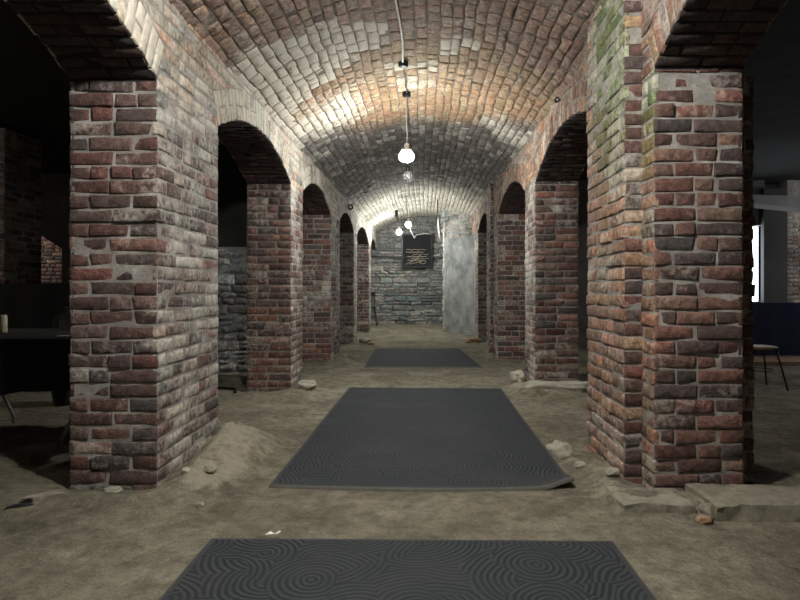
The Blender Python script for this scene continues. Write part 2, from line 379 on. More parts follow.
# ------------------------------------------------------------------ arcade walls above the pillars
RING = .235
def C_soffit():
    c = pick(MAROON); return (c[0]*.5, c[1]*.5, c[2]*.5, .05)  # underside shade worked into a darker brick colour
def arcade(name, fx, side, piers, spring, rise, ztop, yend, colf, ringcol):
    """side -1: left wall (corridor face towards +x). fx(y): x of corridor face"""
    ends = []
    for (a, b), (c, d) in zip(piers, piers[1:]): ends.append((b, c))
    ends.append((piers[-1][1], yend))
    arches = []
    for (a, b) in ends:
        h = (b-a)/2; rs = rise*min(1.05, (h/1.1)**.35); R = (h*h+rs*rs)/(2*rs); uc = (a+b)/2; zc = spring+rs-R
        arches.append((a, b, uc, zc, R, h, math.asin(h/R)))
    root = D.objects.new(name, None); COL.objects.link(root); root['kind'] = 'structure'
    mb = MB(); I = .0055
    y0 = piers[0][0]-3; ys = []
    y = y0
    while y < yend: ys.append(y); y += .06
    for a in arches: ys += [a[0]+1e-4, a[0]-1e-4, a[1]+1e-4, a[1]-1e-4]
    ys.append(yend); ys = sorted(set(ys))
    def zb(y):
        for (a, b, uc, zc, R, h, th) in arches:
            if a <= y <= b: return zc+math.sqrt(max(0, (R+I)**2-(y-uc)**2))
        return spring-.01 if y > piers[0][0] else -.1
    def rail(xo): return [(fx(y)+xo, y) for y in ys]
    s = -side      # corridor face outward normal sign (+1 for the left wall)
    xi = -s*I; xo = -s*(TH-I)
    for y, y2 in zip(ys, ys[1:]):
        b1, b2 = zb(y), zb(y2); f1, f2 = fx(y), fx(y2)
        vs = [(f1+xi, y, b1), (f2+xi, y2, b2), (f2+xi, y2, ztop), (f1+xi, y, ztop),
              (f1+xo, y, b1), (f2+xo, y2, b2), (f2+xo, y2, ztop+.25), (f1+xo, y, ztop+.25)]
        mb.add(vs, [(0, 1, 2, 3), (5, 4, 7, 6), (3, 2, 6, 7)], M_MORTAR, smooth=False)
        mb.add(vs, [(4, 5, 1, 0)], M_SHADE, smooth=False)  # underside of the core, shade painted in
    # spandrel brickwork on the corridor face
    def half(v, A):
        a, b, uc, zc, R, h, th = A
        v = max(v, spring+.002)
        Re = R+RING; zE = zc+Re*math.cos(th)
        if v < zE: return (v-zc)*math.tan(th)
        if v >= zc+Re: return 0
        return math.sqrt(Re*Re-(v-zc)**2)
    for facei in (0, 1):
        def mp(u, v, w, fi=facei):
            return (fx(u)+s*w, u, v) if fi == 0 else (fx(u)-s*TH-s*w, u, v)
        z = spring-.014; k = 0; zlim = ztop-.02 if facei == 0 else ztop+.2
        while z < zlim-.02:
            zt = min(z+CH*R_.uniform(.97, 1.03), zlim)
            segs = []; cur_b = cur_t = piers[0][0]
            for A in arches:
                hb, ht = half(z+.002, A), half(zt, A)
                if hb > 0:
                    segs.append((cur_b, A[2]-hb, cur_t, A[2]-ht)); cur_b, cur_t = A[2]+hb, A[2]+ht
            segs.append((cur_b, yend, cur_t, yend))
            for (b0, b1, t0, t1) in segs:
                if max(b1-b0, t1-t0) < .03: continue
                lo, hi = min(b0, t0), max(b1, t1)
                for (p, q) in row(max(b0, t0) if b1-b0 > .1 else lo, min(b1, t1) if b1-b0 > .1 else hi, k, k % 2):
                    pb, qb, pt, qt = p, q, p, q
                    if abs(p-max(b0, t0)) < 1e-6: pb, pt = b0, t0
                    if abs(q-min(b1, t1)) < 1e-6: qb, qt = b1, t1
                    if qb-pb < 0 or qt-pt < 0 or q < .9: continue
                    lay(mb, (pb, qb, z, pt, qt, zt), mp, colf(fx(p), (p+q)/2, (z+zt)/2), facei == 0 and p < 8, .0025)
            z = zt; k += 1
    mb.build('spandrel_brickwork', root)
    # rings and soffits, one part per arch
    for (a, b, uc, zc, R, h, th) in arches:
        rb = MB(); n = max(8, round(2*th*R/.074)); fine = uc < 8
        for fi in (0, 1):
            def mp(u, v, w, fi=fi):   # u: angle*R from crown, v: radial height
                t = u/R; r = R+v; y = uc+r*math.sin(t)
                return (fx(y)+s*w, y, zc+r*math.cos(t)) if fi == 0 else (fx(y)-s*TH-s*w, y, zc+r*math.cos(t))
            for k in range(n):
                t0 = -th*R+2*th*R*k/n; t1 = t0+2*th*R/n
                if uc+R*math.sin(t0/R) > yend: continue
                cut = R_.random() < .5
                y = uc+R*math.sin((t0+t1)/2/R)
                parts = [(0, .112), (.112, RING)] if cut else [(0, RING)]
                for (r0, r1) in parts:
                    lay(rb, (t0, t1, r0, t0, t1, r1), mp, ringcol(fx(y), y, zc+R), fine, .003, .004, depth=.02)
        # soffit: bricks run through the thickness
        def ms(u, v, w):
            t = v/R; r = R-w; y = uc+r*math.sin(t); return (fx(y)-s*u, y, zc+r*math.cos(t))
        for k in range(n):
            t0 = -th*R+2*th*R*k/n; t1 = t0+2*th*R/n
            for (p, q) in row(.0, TH, k, k % 2):
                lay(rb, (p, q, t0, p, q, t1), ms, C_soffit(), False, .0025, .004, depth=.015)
        rb.build('arch_ring', root)
    return root
def C_spL(x, y, z):
    o = sm(4.6, 3.4, y); c = pick(TAN+RED[:1]) if R_.random() < .35+.5*o*sm(2.5, 2.4, z)*0+.25*o else pick(GREY+TAN)
    return lim(c, .60+.4*nz(x, y, z, 2, 5)+.15*R_.random()-.15*o)
def C_rgL(x, y, z):
    c = pick(TAN if y < 4.4 else GREY+TAN[:3]); return lim(c, .70+.3*nz(x, y, z, 3, 5)+.25*(R_.random()-.4))
def C_spR(x, y, z): return lim(pick(TAN+RED), .32+.35*nz(x, y, z, 2.5, 15))
def C_rgR(x, y, z): return lim(pick(TAN+RED[:3]), .34+.35*nz(x, y, z, 3, 25)+.2*(R_.random()-.4))
arcade('wall_left', lambda y: LX, -1, LP, SPL, .25, EYE+1.75, 17.0, C_spL, C_rgL)
arcade('wall_right', rx, 1, RP, SPR, .26, EYE+1.82, 17.0, C_spR, C_rgR)

# ------------------------------------------------------------------ barrel vault
ZL, ZR, RISE = EYE+1.585, EYE+1.70, .41
def vpt(t, y):      # t in 0..1 left to right
    xl, xr = LX-.02, rx(y)+.02; s = t*2-1
    return xl+(xr-xl)*t, ZL+(ZR-ZL)*t+RISE*(math.sqrt(max(0, 2.2-s*s))-math.sqrt(1.2))/(math.sqrt(2.2)-math.sqrt(1.2))
tab = []; S = 0; px, pz = vpt(-.03, 6)
for k in range(0, 213):
    t = -.03+k*.005; x, z = vpt(t, 6); S += math.hypot(x-px, z-pz); tab.append((S, t)); px, pz = x, z
def tof(s):
    s = max(0, min(tab[-1][0]-1e-6, s)); k = min(len(tab)-2, int(s/tab[-1][0]*(len(tab)-1)))
    while k > 0 and tab[k][0] > s: k -= 1
    while k < len(tab)-2 and tab[k+1][0] < s: k += 1
    (a, t0), (b, t1) = tab[k], tab[k+1]; return t0+(t1-t0)*(s-a)/(b-a) if b > a else t0
def vm(u, v, w):
    v0 = v; e = min(1, v/.15, (SL-v)/.15); v = v+e*(.020*noise.noise(Vector((u*1.1, v*1.3, 3)))+.010*noise.noise(Vector((u*4, v*4, 9)))); w += .016*noise.noise(Vector((u*1.4, v0*1.6, 7)))
    t = tof(v); x, z = vpt(t, u); x1, z1 = vpt(t-.004, u); x2, z2 = vpt(t+.004, u)
    dx, dz = x2-x1, z2-z1; l = math.hypot(dx, dz); nx, nz_ = dz/l, -dx/l
    return (x+nx*w, u, z+nz_*w)
VB = [(.30, .20, .15), (.27, .175, .13), (.34, .225, .16), (.24, .165, .135), (.32, .20, .125), (.22, .145, .12), (.36, .26, .19)]
VO = [(.33, .215, .13), (.36, .235, .145), (.30, .20, .13), (.38, .265, .17), (.33, .25, .145)]
VG = [(.17, .155, .145), (.21, .19, .175), (.14, .13, .125), (.24, .215, .195), (.18, .15, .13)]
def C_vault(x, y, z):
    n = nz(x, y, 0, 1.3, 4); n2 = nz(x, y, 0, 3.5, 9)
    yb = y+1.05*min(1, abs(x+.14)/1.3)**2+.35*n
    wo = sm(5.0, 5.9, y+.5*n+.25*abs(x))*sm(7.7, 7.1, yb)
    wg = sm(7.1, 7.7, yb)*sm(12.3, 11.2, y+.5*n)
    wt = sm(11.2, 12.3, y+.5*n)
    wb = max(0, 1-wo-wg-wt)
    def av(P): return [sum(p[i] for p in P)/len(P) for i in range(3)]
    a1, a2, a3, a4 = pick(VB), pick(VO), pick(VG), pick(VO+VG)
    c = tuple(wb*a1[i]+wo*a2[i]+wg*a3[i]+wt*a4[i] for i in range(3))
    m_ = (.28*wb+.36*wo+.165*wg+.31*wt, .19*wb+.225*wo+.15*wg+.26*wt, .15*wb+.12*wo+.135*wg+.16*wt)
    c = tuple(.55*c[i]+.45*m_[i] for i in range(3))
    a = .22+.3*n2+.12*wt
    # white bloomed patch climbing diagonally from the left springing
    if x < -.3:
        f = max(0, min(1, (x+1.43)/1.08)); yc = 5.15-.47*f; hw = .60*(1-f)**.7+.12
        a += 1.0*sm(1.15, .75, abs(y-yc+.25*n2)/hw)
    a += .9*sm(1.2, .8, math.hypot((x-.27)/.16, (y-5.1)/.24))*(R_.random() > .3)
    a += .5*sm(.30, .1, abs(x+.1))*sm(.4, .1, abs(y-5.75))
    r = R_.random()
    a += .75*math.exp(-((y-6.3-.5*n)/.4)**2)*sm(-.55, -.95, x)       # bloom by the second left pillar
    a += .7*math.exp(-((y-7.0-.5*n)/.35)**2)*sm(.45, .85, x)
    a += .75*sm(10.5, 12.0, y)*.6
    a += .30*wg*(R_.random() > .7)
    if 5.2 < y < 6.4 and abs(x+.05) < .35: a += .35*n2
    g = .35*math.exp(-((y-5.4)/.5)**2)*math.exp(-((x+.1)/.5)**2)+.35*math.exp(-((y-12)/.8)**2)*sm(-.6, -.9, x)
    c = (c[0]*(1-g)+.28*g, c[1]*(1-g)+.25*g, c[2]*(1-g)+.11*g)
    return lim(c, a)
SL = tab[-1][0]; RW = [0]
for k in range(33): RW.append(RW[-1]+R_.uniform(.82, 1.18))
RW = [q*SL/RW[-1] for q in RW]
mb = MB()
mb.grid(lambda a, b: vm(-3+20.0*a, SL*b, -.0085), 200, 60, M_MORTAR_DK)
mb.grid(lambda a, b: vm(-3+20.0*a, SL*b, -.16), 30, 12, M_MORTAR_DK)
nrow = 33; k = 0
for k in range(nrow):
    v0, v1 = RW[k], RW[k+1]; y = .9+R_.random()*.12
    while y < 17.0:
        ln = .20*R_.uniform(.8, 1.15) if R_.random() > .25 else .105*R_.uniform(.9, 1.2)
        y1 = min(y+ln, 17.0)
        x, z = vpt(tof((v0+v1)/2), y)
        near = y < 8
        lay(mb, (y, y1, v0, y, y1, v1), vm, C_vault(x, (y+y1)/2, z), near, .0034 if near else .003, .0042 if near else .004, jit=.005, rim=.006, depth=.02)
        y = y1
mb.build('ceiling', kind='structure')

# ------------------------------------------------------------------ rubble walls
SG = [(.19, .195, .19), (.24, .245, .24), (.15, .155, .155), (.28, .28, .265), (.21, .205, .19), (.17, .18, .185)]
def rubble(mb, P, ud, nd, W, z0, z1, pal, al=.3, rough=.016, hmin=.07, hmax=.17, fine=True):
    def mp(u, v, w):
        q = .05*nz(u, v, 0, 1.3, 31); return (P[0]+ud[0]*u+nd[0]*(w+q), P[1]+ud[1]*u+nd[1]*(w+q), v+.02*nz(u, v, 0, 2.2, 3))
    z = z0
    while z < z1:
        h = R_.uniform(hmin, hmax); u = -R_.random()*.2
        while u < W:
            ln = R_.uniform(1.2, 3.4)*h+.05
            if R_.random() < .3 and h > .11:
                lay(mb, (u, u+ln, z, u, u+ln, z+h*.5), mp, lim(pick(pal), al+.4*nz(u, z, 0, 1.5, 5)), fine, rough, .008, jit=.02, rim=.02, depth=.07)
                lay(mb, (u, u+ln, z+h*.5, u, u+ln, z+h), mp, lim(pick(pal), al+.4*nz(u, z, 0, 1.5, 5)), fine, rough, .008, jit=.02, rim=.02, depth=.07)
            else:
                lay(mb, (u, u+ln, z, u, u+ln, z+h), mp, lim(pick(pal), al+.4*nz(u, z, 0, 1.5, 5)), fine, rough, .009, jit=.025, rim=.02, depth=.07)
            u += ln
        z += h
mb = MB(); mb.box(-2.2, 1.8, 17.02, 17.3, -.1, 3.3, M_MORTAR_GREY)
rubble(mb, (-1.95, 17.0), (1, 0), (0, -1), 3.4, -.05, 3.2, SG, .40)
mb.build('wall_end', kind='structure')
# plastered cross wall at the far right, set diagonally, with a broken brick edge
root = D.objects.new('wall_stub', None); COL.objects.link(root); root['kind'] = 'structure'
A, B = Vector((.43, 15.2)), Vector((1.12, 13.95)); dv = (B-A); Wd = dv.length; ud = (dv.x/Wd, dv.y/Wd); nd = (-abs(ud[1]), -ud[0]) if ud[1] < 0 else (0, -1)
nd = (ud[1], -ud[0])     # towards the camera side
mb = MB()
vs = []
for z in (-.1, 3.35):
    for (p, off) in ((A, .012), (B, .012), (B, .35), (A, .35)): vs.append((p.x-nd[0]*off, p.y-nd[1]*off, z))
mb.add(vs, [(0, 1, 5, 4), (1, 2, 6, 5), (2, 3, 7, 6), (3, 0, 4, 7)], M_MORTAR, smooth=False)
rubble(mb, (A.x, A.y), ud, nd, Wd-.05, 2.25, 3.2, SG, .35, .012)
mb.build('masonry', root)
mb = MB()
def pl(a, b):
    u = -.02+a*(Wd+.02); z = -.05+b*2.42
    if b > .98: z += .07*nz(u, 0, 0, 5, 2)
    w = .015+.012*nz(u, z, 0, 2.5, 1)+.006*nz(u, z, 0, 9, 1)
    if b > .995: w = -.03
    return (A.x+ud[0]*u+nd[0]*w, A.y+ud[1]*u+nd[1]*w, z)
mb.grid(pl, 24, 60, M_PLASTER); mb.build('plaster_face', root)
mb = MB(); z = -.05
while z < 3.15:          # toothed broken end
    h = R_.uniform(.06, .13); pr = R_.uniform(.0, .07)+.03*nz(0, 0, z, 2)
    def mpe(u, v, w): return (A.x-ud[0]*(w+.0)-nd[0]*u, A.y-ud[1]*(w)-nd[1]*u, v)
    lay(mb, (-.02, .34, z, -.02, .34, z+h), mpe, (.5, .5, .5, 0), True, .012, .003, jit=.01, out=pr, rim=.012, depth=.05, m=M_BROKEN); z += h
mb.build('broken_edge', root)

# ------------------------------------------------------------------ earth floor
BUMPS = [  # x, y, sx, sy, h, lime
 (-1.30, 4.0, .17, .42, .15, .42), (-1.16, 3.75, .14, .35, .05, .2), (-1.30, 3.4, .15, .35, .06, .1), (-1.22, 3.25, .10, .12, .02, .50), (-1.10, 3.5, .08, .14, .02, .4), (-1.75, 3.05, .35, .10, .035, 0),
 (1.02, 3.55, .09, .35, .06, .15), (.86, 3.9, .08, .16, .05, .25), (1.25, 2.95, .35, .10, .015, .12), (1.55, 2.95, .3, .1, .01, .1), (.95, 3.15, .16, .16, .03, .25),
 (-1.3, 6.3, .2, .3, .06, .2), (1.02, 6.5, .15, .22, .07, .35), (1.3, 6.25, .3, .14, .06, .35), (-1.3, 9.3, .14, .4, .06, .2), (-1.3, 11.9, .15, .3, .06, .2), (.98, 9.5, .12, .4, .06, .25), (.9, 12.4, .12, .3, .06, .2)]
MATS = [((-.921, 2.57), (.795, 2.55), (-.93, .75), (.80, .75)), ((-.847, 6.51), (.803, 6.45), (-.865, 3.27), (.795, 3.25)), ((-.92, 10.75), (.58, 10.75), (-.867, 8.28), (.765, 8.22))]
def on_mat(x, y):
    for (fl, fr, nl, nr) in MATS:
        y1 = max(fl[1], fr[1]); y0 = min(nl[1], nr[1])
        m = min(x+.95, .85-x, y-y0+.06, y1-y+.06)
        if m > -.15: return sm(-.15, .02, m)
    return 0
def fh(x, y):
    h = .018*nz(x, y, 0, 1.1, 3)+.013*nz(x, y, 0, 4.2, 8)+.009*nz(x, y, 0, 9.0, 2)
    fl = on_mat(x, y); h = h*(1-fl)-.004*fl
    for (bx, by, sx, sy, a, l) in BUMPS:
        q = ((x-bx)/sx)**2+((y-by)/sy)**2
        if q < 6: h += a*math.exp(-q)*(1+.45*nz(x, y, 0, 8, 5)+.25*nz(x, y, 0, 17, 5))*(1-fl)
    if y < 3.6 and x > .8: h += .045*sm(.86, 1.0, x)*sm(2.86, 2.92, y+.02*nz(x, 0, 0, 6))*sm(3.14, 3.03, y)
    if y > 15.0: h += .05*sm(15.05, 15.2, y+.1*nz(x, 0, 0, 1))+.05*sm(15.2, 17, y)
    return h
def fl_(x, y):
    l = 0
    for (bx, by, sx, sy, a, lm) in BUMPS:
        q = ((x-bx)/sx)**2+((y-by)/sy)**2
        if q < 6: l += lm*math.exp(-q)
    return l+.10*sm(14.5, 16, y)
mb = MB()
xs = [-11, -9, -7, -5.5, -4.5, -3.8, -3.3]+[-3+.045*k for k in range(134)]+[3.1, 3.4, 4, 5, 6.5, 8, 10, 12]
ys = [-4, -2, 0, 1]; y = 1.5
while y < 17.6: ys.append(y); y += .035 if y < 4.5 else (.05 if y < 8 else .11)
ys += [20]
vs = []; cs = []
for y in ys:
    for x in xs:
        vs.append((x, y, fh(x, y))); l = fl_(x, y); cs.append((l, l, l, 1))
nx = len(xs)
mb.add(vs, [(j*nx+i, j*nx+i+1, (j+1)*nx+i+1, (j+1)*nx+i) for j in range(len(ys)-1) for i in range(nx-1)], M_DIRT)
mb.c = cs
mb.build('floor', kind='structure')

# ------------------------------------------------------------------ mats
ML = ['nearest black ribbed mat with swirling grooves, cut off by the foreground', 'long middle black mat on the earth between the first and second pillars', 'farthest short black mat beyond the middle mat']
for i, (fl, fr, nl, nr) in enumerate(MATS):
    cx = (nl[0]+nr[0])/2; root = thing('floor_mat', (cx, nl[1], 0), ML[i], 'mat', None)
    def P(a, b, z, inset=0.0, fl=fl, fr=fr, nl=nl, nr=nr, i=i):
        wa = nr[0]-nl[0]; wb = fl[1]-nl[1]
        a = inset/wa+a*(1-2*inset/wa); b = inset/wb+b*(1-2*inset/wb)
        x = (nl[0]*(1-a)+nr[0]*a)*(1-b)+(fl[0]*(1-a)+fr[0]*a)*b
        y = (nl[1]*(1-a)+nr[1]*a)*(1-b)+(fl[1]*(1-a)+fr[1]*a)*b
        y -= .05*math.sin(math.pi*a)*(1-b)*(i == 1)
        x += .004*math.sin(b*5+i)
        zz = z + .004*nz(x, y, 0, 1.5, 7)
        if i == 1: zz += .045*math.exp(-((x-.79)/.10)**2-((y-3.26)/.12)**2)
        return (x, y, zz)
    b = MB(); b.grid(lambda u, v: P(u, v, .018, .03), 30, 40, M_MAT); local(b, root).build('ribbed_pad', root)
    b = MB(); n = 40
    per = [(k/n, 0) for k in range(n)]+[(1, k/n) for k in range(n)]+[(1-k/n, 1) for k in range(n)]+[(0, 1-k/n) for k in range(n)]
    vs = []
    for (u, v) in per: vs += [P(u, v, .018, .03), P(u, v, .0155, .026), P(u, v, .0145, .010), P(u, v, .010, 0), P(u, v, -.008, 0)]
    T = len(per); fs = []
    for k in range(T):
        k2 = (k+1) % T
        for r in range(4): fs.append((k*5+r, k*5+r+1, k2*5+r+1, k2*5+r))
    b.add(vs, [f for q, f in enumerate(fs) if q % 4 < 2], M_MATEDGE); b.add(vs, [f for q, f in enumerate(fs) if q % 4 >= 2], M_DUSTEDGE)
    local(b, root).build('edging', root)

# ------------------------------------------------------------------ stones
def rock(name, x, y, sx, sy, sz, m, label, cat='stone', rot=0, z=None, amp=.35, seed=0, group=None, flat=False):
    import bmesh
    bm = bmesh.new(); bmesh.ops.create_icosphere(bm, subdivisions=4, radius=1)
    ca, sa = math.cos(rot), math.sin(rot)
    for v in bm.verts:
        p = v.co.copy(); e = 9.0 if flat else 2.6
        q = (abs(p.x)**e+abs(p.y)**e+abs(p.z)**e)**(1/e); p = p/q
        d = 1+amp*noise.noise(p*1.3+Vector((seed, 2*seed, 0)))+amp*.35*noise.noise(p*4+Vector((seed*3, 0, 1)))+amp*.12*noise.noise(p*11+Vector((0, seed, 1)))
        p = p*d; X, Y, Z = p.x*sx, p.y*sy, p.z*sz
        v.co = (X*ca-Y*sa, X*sa+Y*ca, Z+sz*.75)
    me = D.meshes.new(name); bm.to_mesh(me); bm.free(); me.materials.append(m)
    for f in me.polygons: f.use_smooth = True
    o = D.objects.new(name, me); COL.objects.link(o); o.location = (x, y, fh(x, y)-.004 if z is None else z)
    return tag(o, label, cat, group)
def slab(x0, x1, y0, y1, z0, z1, m, label, rot=0):
    b = MB(); cx, cy = (x0+x1)/2, (y0+y1)/2; n1, n2_, n3 = 36, 14, 6
    def q(x, y, z):
        p = Vector((x, y, z)); k = .016*noise.noise(p*6)+.008*noise.noise(p*18)
        ex = min(1, min(x-x0, x1-x)/.015, min(y-y0, y1-y)/.015+.0) if z >= z1-1e-6 else 1
        dx, dy = x-cx, y-cy
        return (x+k*(1 if x > cx else -1)*.8+.012*noise.noise(p*11), y+k+rot*dx+.02*noise.noise(Vector((x*4, z*6, 2))), z+(.8*k if z > z0+.01 else 0)-(.008 if ex < .5 else 0))
    b.grid(lambda u, v: q(x0+(x1-x0)*u, y0+(y1-y0)*v, z1), n1, n2_, m)
    b.grid(lambda u, v: q(x0+(x1-x0)*u, y0, z0+(z1-z0)*v), n1, n3, m); b.grid(lambda u, v: q(x1-(x1-x0)*u, y1, z0+(z1-z0)*v), n1, n3, m)
    b.grid(lambda u, v: q(x0, y1-(y1-y0)*u, z0+(z1-z0)*v), n2_, n3, m); b.grid(lambda u, v: q(x1, y0+(y1-y0)*u, z0+(z1-z0)*v), n2_, n3, m)
    return tag(b.build('stone_slab'), label, 'stone')
slab(.93, 1.29, 2.86, 3.10, -.04, .060, M_ROCK, 'low pale stone slab sunk in the earth before the near right pillar', .02)
slab(1.34, 1.98, 2.78, 3.09, -.04, .082, M_ROCK, 'long stone slab at the right edge, with a square broken face', -.02)
rock('loose_stone', 1.285, 2.78, .035, .03, .022, M_ROCKO, 'small pinkish stone lying between the two long slabs', rot=.3, seed=5)
rock('loose_stone', 1.325, 2.83, .03, .035, .04, M_ROCK, 'small dark upright stone wedged against the end of the right-hand slab', rot=.7, seed=6)
rock('loose_stone', -1.635, 3.12, .045, .03, .018, M_ROCKL, 'small oval stone touching the front of the near left pillar', rot=.1, seed=11)
rock('stone_flake', -1.93, 3.02, .085, .022, .016, M_ROCK, 'flat grey flake of stone tilted over a dark hollow, far left foreground', 'stone', .55, seed=13, amp=.5)
rock('stone_flake', -1.99, 2.93, .05, .014, .010, M_DARK, 'thin dark splinter beside the tilted flake, far left foreground', 'stone', .6, seed=14, amp=.5)
rock('loose_stone', -1.26, 6.28, .10, .12, .045, M_ROCKL, 'pale rounded stone at the inner corner of the second left pillar', rot=.4, seed=17)
rock('loose_stone', -1.33, 6.65, .08, .13, .03, M_ROCKL, 'pale flat stone along the inner side of the second left pillar', rot=.2, seed=18)
rock('loose_stone', -1.22, 11.75, .10, .12, .05, M_ROCKL, 'pale stone at the foot of the fourth left pillar', rot=.3, seed=19)
rock('loose_stone', -1.08, 11.55, .07, .06, .03, M_ROCKO, 'small brown stone on the earth beside the fourth left pillar', rot=.3, seed=20)
rock('loose_stone', .96, 12.15, .12, .10, .05, M_ROCKO, 'orange brick fragment at the foot of the farthest right pillar', rot=.5, seed=21)
rock('loose_stone', .83, 12.0, .07, .06, .03, M_ROCKO, 'smaller orange brick fragment just left of the larger one', rot=.9, seed=22)
rock('stone_block', .87, 3.93, .07, .10, .07, M_ROCKL, 'upright pale stone by the inner edge of the near right pilaster', rot=.2, seed=23, z=fh(.87, 3.93)-.05)
rock('stone_block', 1.01, 6.62, .07, .12, .075, M_ROCKL, 'pale stone lump on the corridor side of the second right pillar', rot=.2, seed=25)
rock('pebbly_footing', 1.35, 6.29, .29, .10, .060, M_ROCKL, 'knobbly pale rubble footing under the front of the second right pillar', 'footing', 0, .0, .35, 31, flat=True)
rock('stone_block', 3.95, 5.95, .15, .12, .09, M_ROCK, 'dim squared stone at the right edge, on the side room floor', rot=.2, seed=33)
for (x, y, q, lb) in ((-1.20, 3.32, .030, 'pale knobbly stone low on the near left mound, beside its white patch'), (-1.33, 3.30, .022, 'small pale stone against the near left pillar, in front of the mound'),
        (1.02, 3.30, .03, 'small pale stone just before the near right pilaster'), (.93, 3.62, .028, 'small rounded stone on the earth left of the near right pilaster'),
        (-1.13, 2.98, .016, 'tiny stone on the bare earth before the left mound'), (1.9, 4.6, .05, 'dim stone in the right side room just past the near pillar')):
    rock('loose_stone', x, y, q*1.2, q, q*.7, M_ROCKL if q < .04 else M_ROCK, lb, rot=x*3, seed=50+x*7)
# paper scrap
b = MB(); b.grid(lambda u, v: (-.70+.055*u+.01*v, 2.585+.02*v+.01*u, .018+.006*math.sin(u*9)*v+.004), 8, 3, M_WHITE)
tag(b.build('paper_scrap'), 'tiny white crumpled scrap at the back edge of the nearest mat', 'litter')

# ------------------------------------------------------------------ lamps and cables on the vault
def crown(y, x=-.13):
    t = (x-(LX-.02))/(rx(y)+.02-(LX-.02)); return vpt(t, y)[1]
def lamp(x, y, zb, label, lit=True, top=None, pale=True, cage=False, r=.048):
    root = thing('hanging_lamp', (x, y, zb), label, 'lamp')
    tx, ty = top or (x, y); tz = crown(ty, tx)-.01
    b = MB(); n = 14; pts = []
    for k in range(n+1):
        t = k/n; pts.append((x+(tx-x)*t+.006*math.sin(t*7), y+(ty-y)*t, zb+.19+(tz-zb-.19)*t))
    b.tube(pts, .0045 if pale else .006, M_CABLE if pale else M_CABLEDK, 6); local(b, root).build('cord', root)
    b = MB(); b.lathe([(.0, .20), (.014, .198), (.026, .185), (.030, .15), (.050, .135), (.056, .118), (.054, .116), (.0, .128)] if lit else [(.0, .20), (.014, .198), (.022, .185), (.026, .15), (.027, .125), (.0, .124)], M_BLACKMETAL if not lit else M_WHITE, (x, y, zb)); local(b, root).build('socket', root)
    b = MB(); prof = [(.0, 0), (r*.35, .003), (r*.7, .014), (r*.93, .034), (r, .055), (r*.95, .078), (r*.75, .102), (.024, .125), (.0, .126)]
    if lit: b.lathe(prof, M_BULBFAR if y > 10 else (M_BULB if y > 3 else M_BULBNEAR), (x, y, zb))
    else: b.lathe(prof, M_GLASS, (x, y, zb))
    local(b, root).build('bulb', root)
    if cage:
        b = MB()
        for k in range(8):
            a = 2*math.pi*k/8; b.tube([(x+q*math.cos(a), y+q*math.sin(a), zb+h) for q, h in ((.012, -.02), (.035, -.012), (.058, .02), (.062, .06), (.052, .105), (.028, .135))], .0022, M_GREYMETAL, 5)
        for q, h in ((.061, .05), (.056, .09), (.036, -.011)):
            b.tube([(x+q*math.cos(2*math.pi*k/20), y+q*math.sin(2*math.pi*k/20), zb+h) for k in range(21)], .0022, M_GREYMETAL, 5, False)
        local(b, root).build('wire_guard', root)
    return root
M_GLASS, nt, p = new_mat('clear_bulb_glass'); p.inputs['Transmission Weight'].default_value = .9; p.inputs['Roughness'].default_value = .05
p.inputs['Base Color'].default_value = (.9, .92, .92, 1)
LXC = -.213
lamp(LXC, 6.25, EYE+1.32, 'bright lit bulb hanging nearest, on a long pale straight cord', r=.078)
lamp(-.228, 7.15, EYE+1.28, 'small unlit bulb in a wire guard, just below the brightest lamp', False, cage=True, pale=False)
lamp(-.41, 13.1, EYE+1.34, 'lit bulb, the farther right of the two distant lamps', top=(-.46, 12.9), pale=False, r=.06)
lamp(-.70, 15.0, EYE+1.36, 'lit bulb, the lower left one of the two distant lamps before the end wall', top=(-.74, 15.0), pale=False, r=.065)
lamp(-.15, 1.82, EYE+1.74, 'lit bulb over the near mat, above the picture', r=.075)
# conduit along the crown with its boxes
root = thing('ceiling_conduit', (LXC, 4.5, crown(4.5, LXC)), 'thin pale electric conduit running along the crown of the vault', 'conduit')
b = MB(); b.tube([(LXC+.012*math.sin(k*.9), .9+k*.25, crown(.9+k*.25, LXC)-.022) for k in range(19)], .008, M_CABLE, 6); local(b, root).build('pipe', root)
b = MB(); b.tube([(LXC+.006*math.sin(k*1.9), 5.4+k*.1, crown(5.4+k*.1, LXC)-.02) for k in range(80)], .005, M_CABLEDK, 6); local(b, root).build('cable', root, label='dark cable continuing beyond the pale pipe')
for (yy, xx) in ((5.40, LXC), (6.25, LXC)):
    b = MB(); zc = crown(yy, xx); b.lathe([(0, -.05), (.035, -.05), (.045, -.042), (.045, .0)], M_BLACKMETAL, (xx, yy, zc), 12); local(b, root).build('junction_box', root)
# hook with dark bracket over the far lamp
b = MB(); zc = crown(15, -.75); b.box(-.79, -.72, 14.85, 14.95, zc-.16, zc+.0, M_BLACKMETAL); b.tube([(-.755, 14.9, zc-.15), (-.74, 14.9, zc-.24), (-.71, 14.88, zc-.26)], .012, M_BLACKMETAL)
tag(b.build('ceiling_bracket'), 'small dark bracket under the vault above the far left lamp', 'bracket')
